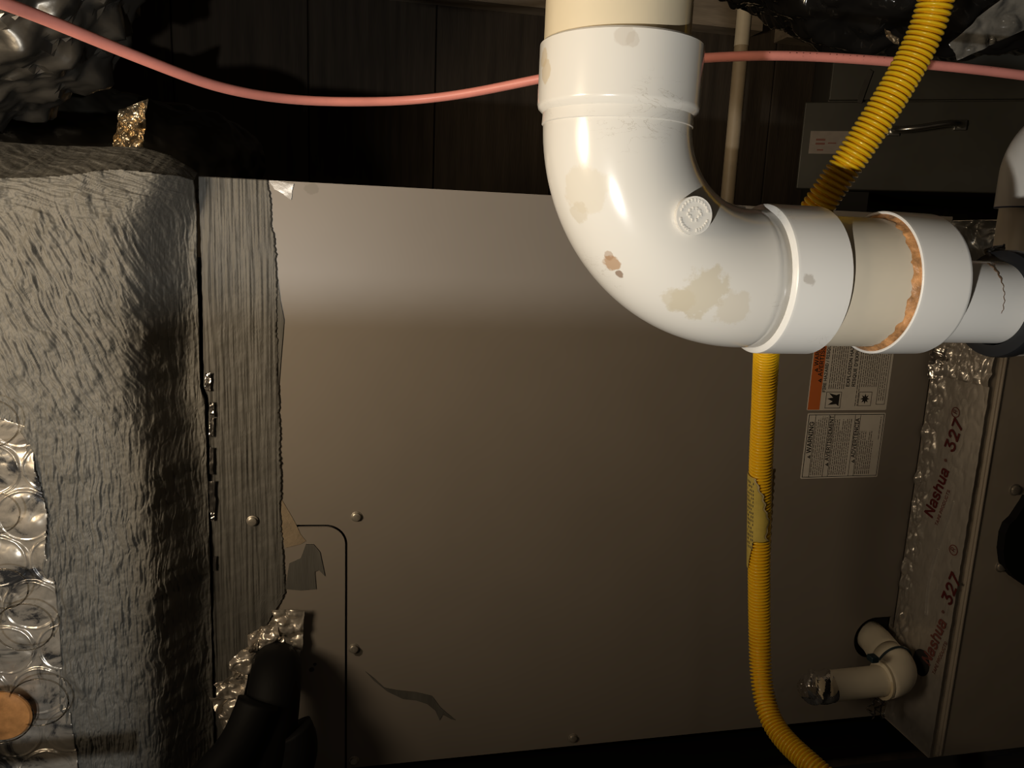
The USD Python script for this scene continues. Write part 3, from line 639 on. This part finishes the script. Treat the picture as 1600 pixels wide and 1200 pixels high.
def quadm(g):
    a, b = g.shape[:2]; idx = np.arange(a * b).reshape(a, b); q = np.stack([idx[:-1, :-1], idx[1:, :-1], idx[1:, 1:], idx[:-1, 1:]], -1).reshape(-1, 4); return g.reshape(-1, 3), q
jag = lambda s: .18 * math.sin(s * 23) * (1 if .4 < s < .75 else .3) + .08 * math.sin(s * 61)
lf = wraplab(lambda s: (1.0 - 1.15 * math.sin(min(1, s / .66) * math.pi * .55) + jag(s)) if s < .70 else 1.0 + (s - .7) * 2.2, lambda s: 2.1, .0142)
pv, qv = quadm(lf); lab = obj("paper_label", thicken(pv, qv, (0, .0006, 0)), ylabel, gas, smooth=True, label="torn yellow paper label")
tips = wraplab(lambda s: (1.0 - 1.15 * math.sin(min(1, s / .66) * math.pi * .55) + jag(s)) - .16 if s < .70 else 1.0 + (s - .7) * 2.2, lambda s: (1.0 - 1.15 * math.sin(min(1, s / .66) * math.pi * .55) + jag(s)) + .12 if s < .70 else 1.05 + (s - .7) * 2.2, .0140)
pv, qv = quadm(tips); obj("torn_edge", thicken(pv, qv, (0, .0006, 0)), ylabel_back, lab, smooth=True)
pr = []
for k in range(5):
    a = 1.05 + k * .16
    for i in range(6, int(len(pts) * .80) - 4, 5):
        if (i * 7 + k * 3) % 11 < 2 : continue
        g0 = wraplab(lambda s, a=a: a, lambda s, a=a: a + .06, .0146)[i:i + 4]
        pv, qv = quadm(g0); pr.append(quads(pv, qv))
obj("small_print", cat_(pr), ink_f, lab, smooth=False, kind="stuff")
flap_s = np.linspace(0, 1, len(pts))
fl2 = []
for i in range(len(pts)):
    tt = T[i]; fr = _n(np.array([0, -1, 0]) - tt * (tt @ np.array([0, -1, 0]))); sdv = np.cross(fr, tt); sdv = sdv if sdv[0] > 0 else -sdv
    w = .0085 * (1 - .55 * flap_s[i]) + .0008 * math.sin(i * .7)
    fl2.append([pts[i] + sdv * (.0105 + w * u) - fr * (.004 - .004 * u) for u in np.linspace(0, 1, 5)])
pv, qv = quadm(np.array(fl2)); obj("label_flap", thicken(pv, qv, (0, .0006, 0)), ylabel_back, lab, smooth=True)

# ================================================================== pink cable
cab_pts = [P(-900, -420, .60), P(-300, -125, .60), P(-30, -8, .62), P(30, 14, .645), P(100, 42, .675), P(175, 73, .705), P(250, 103, .735), P(330, 132, .77), P(400, 148, .80), P(480, 157, .83), P(560, 159, .845), P(640, 156.5, .85), P(740, 144, .83), P(840, 124, .80), P(960, 104, .77), P(1095, 91, .745), P(1200, 87, .735), P(1300, 90, .73), P(1400, 97, .72), P(1500, 106, .705), P(1600, 118, .685), P(1750, 142, .66), P(2300, 240, .60)]
sp, L = spline(cab_pts, 260)
wire = thing("pink_cable", "pink plastic electric cable drooping across the top of the picture", "cable", P(560, 159, .845))
obj("jacket", tube(sp, .0052, 20, squash=.86), pink, wire, smooth=True)
cp = []
rg = random.Random(9)
for (a, b) in ((1206, 1216), (1238, 1288), (1298, 1322), (1332, 1362), (1372, 1384), (1510, 1530)):
    x = a
    while x < b:
        c = P(x, np.interp(x, [1200, 1300, 1400, 1500, 1600], [85, 87.5, 94.5, 104, 116]), .72); k = int(np.argmin(np.linalg.norm((sp - c) * [1, .2, 1], axis=1)))
        o_ = sp[k] + np.array([0, -.0050, .0004]); h = .0016 + .0004 * rg.random()
        cp.append(bx(o_[0] - .0005, o_[0] + .0005, o_[1] + .0001, o_[1] + .0008, o_[2] - h * (.3 + .7 * rg.random()), o_[2] + h)); x += 3.4
obj("small_print", cat_(cp), pink_ink, wire, smooth=False, kind="stuff")

# ================================================================== condensate drain at lower right
CX, CY, CZ = .772, .872, H - .594
drn = thing("condensate_drain", "short cream plastic drain elbow poking out of the furnace at lower right", "pipe", (CX, CY, CZ - .03))
neck = tube([(CX + .018, YF + .009, CZ + .009), (CX + .017, YF - .01, CZ + .007), (CX + .015, YF - .03, CZ + .003), (CX + .012, CY + .03, CZ)], [.0225, .0235, .0245, .0235], 40)
v = neck.vertices; neck.vertices = v + .004 * np.stack([N3(v, 60, 81), N3(v, 60, 82) * 0, N3(v, 60, 83)], 1)
obj("neck", neck, pvc_old, drn, smooth=True)
Rc = .026
ep = [(CX, CY + .036, CZ)] + [(CX - (Rc - Rc * math.cos(a)), CY + Rc - Rc * math.sin(a) - .004, CZ - .006 * a) for a in np.linspace(0, math.pi / 2, 24)] + [(CX - Rc - .012, CY - .004, CZ - .0105)]
ep = [(x + .012, y, z) for x, y, z in ep]
obj("elbow", tube(ep, .0262, 48), pvc_old, drn, smooth=True)
ex_ = CX - Rc - .012 + .012
obj("elbow_rim", lathe([(.0222, 0), (.0268, 0), (.0268, .0035), (.0222, .0035)], (ex_ - .001, CY - .004, CZ - .0105), (1, 0, 0), 48), pvc_b, drn)
obj("drain_pipe", tube([(ex_ + .01, CY - .004, CZ - .0105), (.655, CY - .004, CZ - .0125)], .0212, 48), pvc_old, drn, smooth=30)
zt_ = [(CX + .012 + .0275 * math.cos(a), CY + .020 - .004 * math.sin(a), CZ + .0275 * math.sin(a)) for a in np.linspace(0, 2 * math.pi, 40)]
obj("zip_tie", tube(zt_, .0016, 8, False), blue2, drn)
zk = P(1365, 1029, CY - .012); obj("zip_tie_head", rbox(zk[0] - .006, zk[0] + .006, zk[1] - .005, zk[1] + .008, zk[2] - .005, zk[2] + .004, .002), blue2, drn)
# clear tape crumpled over the pipe's open end and hanging below the elbow
tl = []
for i, x in enumerate(np.linspace(.622, .664, 26)):
    a = np.linspace(0, 2 * np.pi, 40); r = .0222 + .0012 * np.sin(3 * a + i * .5) + (.002 if i < 10 else 0) * np.cos(5 * a + i)
    r = r * np.interp(i, [0, 3, 8, 25], [.55, .85, 1.0, 1.0]); tl.append(np.stack([x + .003 * np.sin(2 * a), CY - .004 + r * np.cos(a), CZ - .0125 + r * np.sin(a)], 1))
pv, qv = quadm(np.array(tl)); obj("clear_tape", quads(pv, qv), clear, drn, smooth=25)
t2 = []
for i, z in enumerate(np.linspace(CZ - .03, CZ - .072, 20)):
    u = np.linspace(0, 1, 14); t2.append(np.stack([CX - .034 + .024 * u + .004 * np.sin(i * .8), CY + .0 + .005 * np.sin(u * 9 + i * .6), z + 0 * u + .003 * np.sin(u * 5)], 1))
pv, qv = quadm(np.array(t2)); obj("clear_tape", thicken(pv, qv, (0, .0004, 0)), clear, drn, smooth=25)

# ================================================================== things behind
# white riser in the background
bp0, bp1 = P(1137, 300, 1.635), P(1166, 0, 1.635)
bpx = (bp0[0] + bp1[0]) / 2
bpipe = thing("background_pipe", "thin cream pipe rising behind the vent elbow in the dark", "pipe", (bpx, 1.635, 0))
obj("shaded_lower_length", rod((bpx, 1.635, .0), (bpx, 1.635, P(1158, 72, 1.635)[2]), .0154, 32), pvc_shaded, bpipe)  # shaded stretch of the same pipe, darkened by colour
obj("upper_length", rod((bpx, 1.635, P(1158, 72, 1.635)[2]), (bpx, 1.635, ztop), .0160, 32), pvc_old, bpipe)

# dark metal box with handle, upper right
A_, B_ = P(1243, 300, 1.52), P(1640, 298, 1.30)
A_[2] = B_[2] = (A_[2] + B_[2]) / 2
dx = _n((B_ - A_) * [1, 1, 0]); dyv = np.array([-dx[1], dx[0], 0]); zb_ = A_[2]; 
boxt = thing("filter_box", "dark grey sheet metal box with a bright handle behind the furnace at upper right", "box", A_)
def local(m):
    v = m.vertices if hasattr(m, "vertices") else None
    m.vertices = A_ + v[:, :1] * dx + v[:, 1:2] * dyv + v[:, 2:] * np.array([0, 0, 1]); return m
def man(m): a = m.to_mesh(); return trimesh.Trimesh(a.vert_properties[:, :3], a.tri_verts, process=False)
LB = 1.1
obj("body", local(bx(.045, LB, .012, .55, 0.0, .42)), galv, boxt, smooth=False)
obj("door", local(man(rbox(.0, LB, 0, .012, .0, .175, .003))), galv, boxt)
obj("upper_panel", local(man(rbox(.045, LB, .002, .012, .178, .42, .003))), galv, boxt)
def on_box(px, py):
    r = ray(px, py); o0 = np.array([0, 0, H]); t = ((A_ - o0) @ dyv) / (r @ dyv); p_ = o0 + r * t - A_; return p_ @ dx, p_[2]
u0, w0 = on_box(1396, 205); u1, w1 = on_box(1500, 196)
hp_ = [(u0, 0, w0), (u0 + .002, -.018, w0), (u0 + .018, -.030, w0), ((u0 + u1) / 2, -.034, (w0 + w1) / 2), (u1 - .018, -.030, w1), (u1 - .002, -.018, w1), (u1, 0, w1)]
hs, _ = spline(hp_, 40)
hd = obj("handle", local(tube(hs, .0065, 16)), chrome, boxt, label="bright pull handle")
for u_, w_ in ((u0, w0), (u1, w1)): obj("handle_foot", local(man(rbox(u_ - .012, u_ + .012, -.006, .002, w_ - .010, w_ + .010, .002))), chrome, hd)
s0, sw0 = on_box(1263, 240); s1, sw1 = on_box(1345, 205)
stk = obj("sticker", local(bx(s0, s1, -.0006, .0002, sw0, sw1)), sticker_p, boxt, smooth=False, label="dull pink sticker")
obj("sticker_print", local(cat_([bx(s0 + .012, s0 + .030, -.0010, 0, sw0 + .018, sw0 + .022), bx(s0 + .012, s0 + .030, -.0010, 0, sw0 + .026, sw0 + .030), bx(s0 + .036, s0 + .052, -.0010, 0, sw0 + .020, sw0 + .0225), bx(s0 + .016, s0 + .028, -.0010, 0, sw0 + .006, sw0 + .009)])), sticker_r, stk, smooth=False)
fs = [on_box(a, b) for a, b in ((1339, 160), (1345, 140), (1358, 108), (1364, 112), (1352, 145), (1346, 162))]
fsm = prism(Polygon(fs), "y", -.003, .0025); obj("tape_flap", local(fsm), foil_dull, boxt, smooth=False)
legs = thing("box_stand", "stand carrying the filter box out of sight behind the furnace, coloured black like the shade there", "stand", (1.35, 1.75, 0), kind="structure")
for u_ in (.12, .98):
    for v_ in (.08, .48): obj("leg", local(bx(u_ - .03, u_ + .03, v_ - .03, v_ + .03, -zb_ + .001, -.0005)), inside, legs, smooth=False)  # legs coloured near-black to stand for the shade behind the furnace

def flex(name, label, axis_pts, r, mat, amp, s, seed, n=160, sides=150, part="jacket", ringy=0, group=None):
    t = thing(name, label, "duct", np.mean(axis_pts, axis=0))
    sp, L = spline(axis_pts, n); m = tube(sp, r, sides); v = m.vertices
    pts, T, Nn, Bb = frame_path(sp)
    k = np.minimum(np.arange(len(v)) // sides, n - 1); d = v - sp[k]; dl = np.linalg.norm(d, axis=1); d = d / np.maximum(dl, 1e-6)[:, None]
    h = amp * crumple(v, s, seed) + amp * 1.2 * N3(v, s * .35, seed + 5)
    if ringy: h = h + ringy * np.abs(np.sin(k / n * L / .045 * np.pi))
    m.vertices = v + d * (h * (dl > .01))[:, None]
    obj(part, m, mat, t, smooth=28); return t
fd = flex("flexible_duct", "black plastic wrapped flexible duct bulging down at the top right", [P(1060, -260, 1.15), P(1250, -150, 1.10), P(1420, -95, 1.04), P(1620, -115, 1.0), P(1800, -160, .98)], .155, plastic_k, .028, 20, 91, n=240, sides=220)
foil_sheet("sheen_film", [(1478, 70), (1590, -30), (1660, 20), (1490, 96)], (.895, .855, .855, .895), film_g, fd, amp=.014, s=34, n=60, seed=33)  # grey film puts the silver sheen of the jacket into its colour
foil_sheet("foil_patch", [(1380, 46), (1404, 60), (1404, 70), (1384, 60)], .915, foil_lit, fd, amp=.006, s=100, n=26, seed=34)
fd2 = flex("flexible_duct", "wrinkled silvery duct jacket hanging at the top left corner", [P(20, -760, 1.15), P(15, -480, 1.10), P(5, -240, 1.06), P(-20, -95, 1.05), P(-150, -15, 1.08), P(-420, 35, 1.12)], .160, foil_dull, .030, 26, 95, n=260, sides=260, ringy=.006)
fd3 = flex("flexible_duct", "black crinkled duct lying behind the plenum below the pink cable at left", [P(-500, 190, 1.42), P(-150, 200, 1.42), P(60, 215, 1.43), P(200, 232, 1.48), P(300, 243, 1.54), P(390, 255, 1.62)], np.interp(np.linspace(0, 1, 160), [0, .55, .75, .9, 1], [.115, .105, .09, .085, .05]), plastic_d, .018, 17, 97)
foil_sheet("foil_patch", [(190, 172), (232, 156), (224, 246), (174, 246)], (1.25, 1.25, 1.26, 1.25), foil_lit, fd3, amp=.016, s=60, n=70, seed=36)  # bright foil stands in for light falling on this part of the duct

# black drain pan and platform under the furnace
pan_ = thing("drain_pan", "black plastic drain pan in the dark under the furnace", "pan", (.4, 1.2, Z0 - .05))
obj("tray", cat_([bx(-.05, 2.0, .93, 1.55, Z0 - .045, Z0 - .035), bx(-.05, 2.0, .92, .93, Z0 - .045, Z0 - .028), bx(-.05, 2.0, 1.55, 1.56, Z0 - .045, Z0 - .005)]), foam_k, pan_, smooth=False)
for x in (.05, .35, .75, 1.5): obj("spacer", bx(x, x + .08, 1.05, 1.45, Z0 - .035, Z0), foam_k, pan_, smooth=False)
pl = thing("platform", "dark timber platform carrying the furnace and its pan", "platform", (.4, 1.2, 0), kind="structure")
obj("deck", bx(-.8, 2.05, .95, 1.6, Z0 - .085, Z0 - .045), wood_d, pl, smooth=False)
for x in (-.7, .5, 1.9):
    for y in (1.0, 1.5): obj("post", bx(x, x + .08, y, y + .08, 0.0005, Z0 - .085), wood_d, pl, smooth=False)
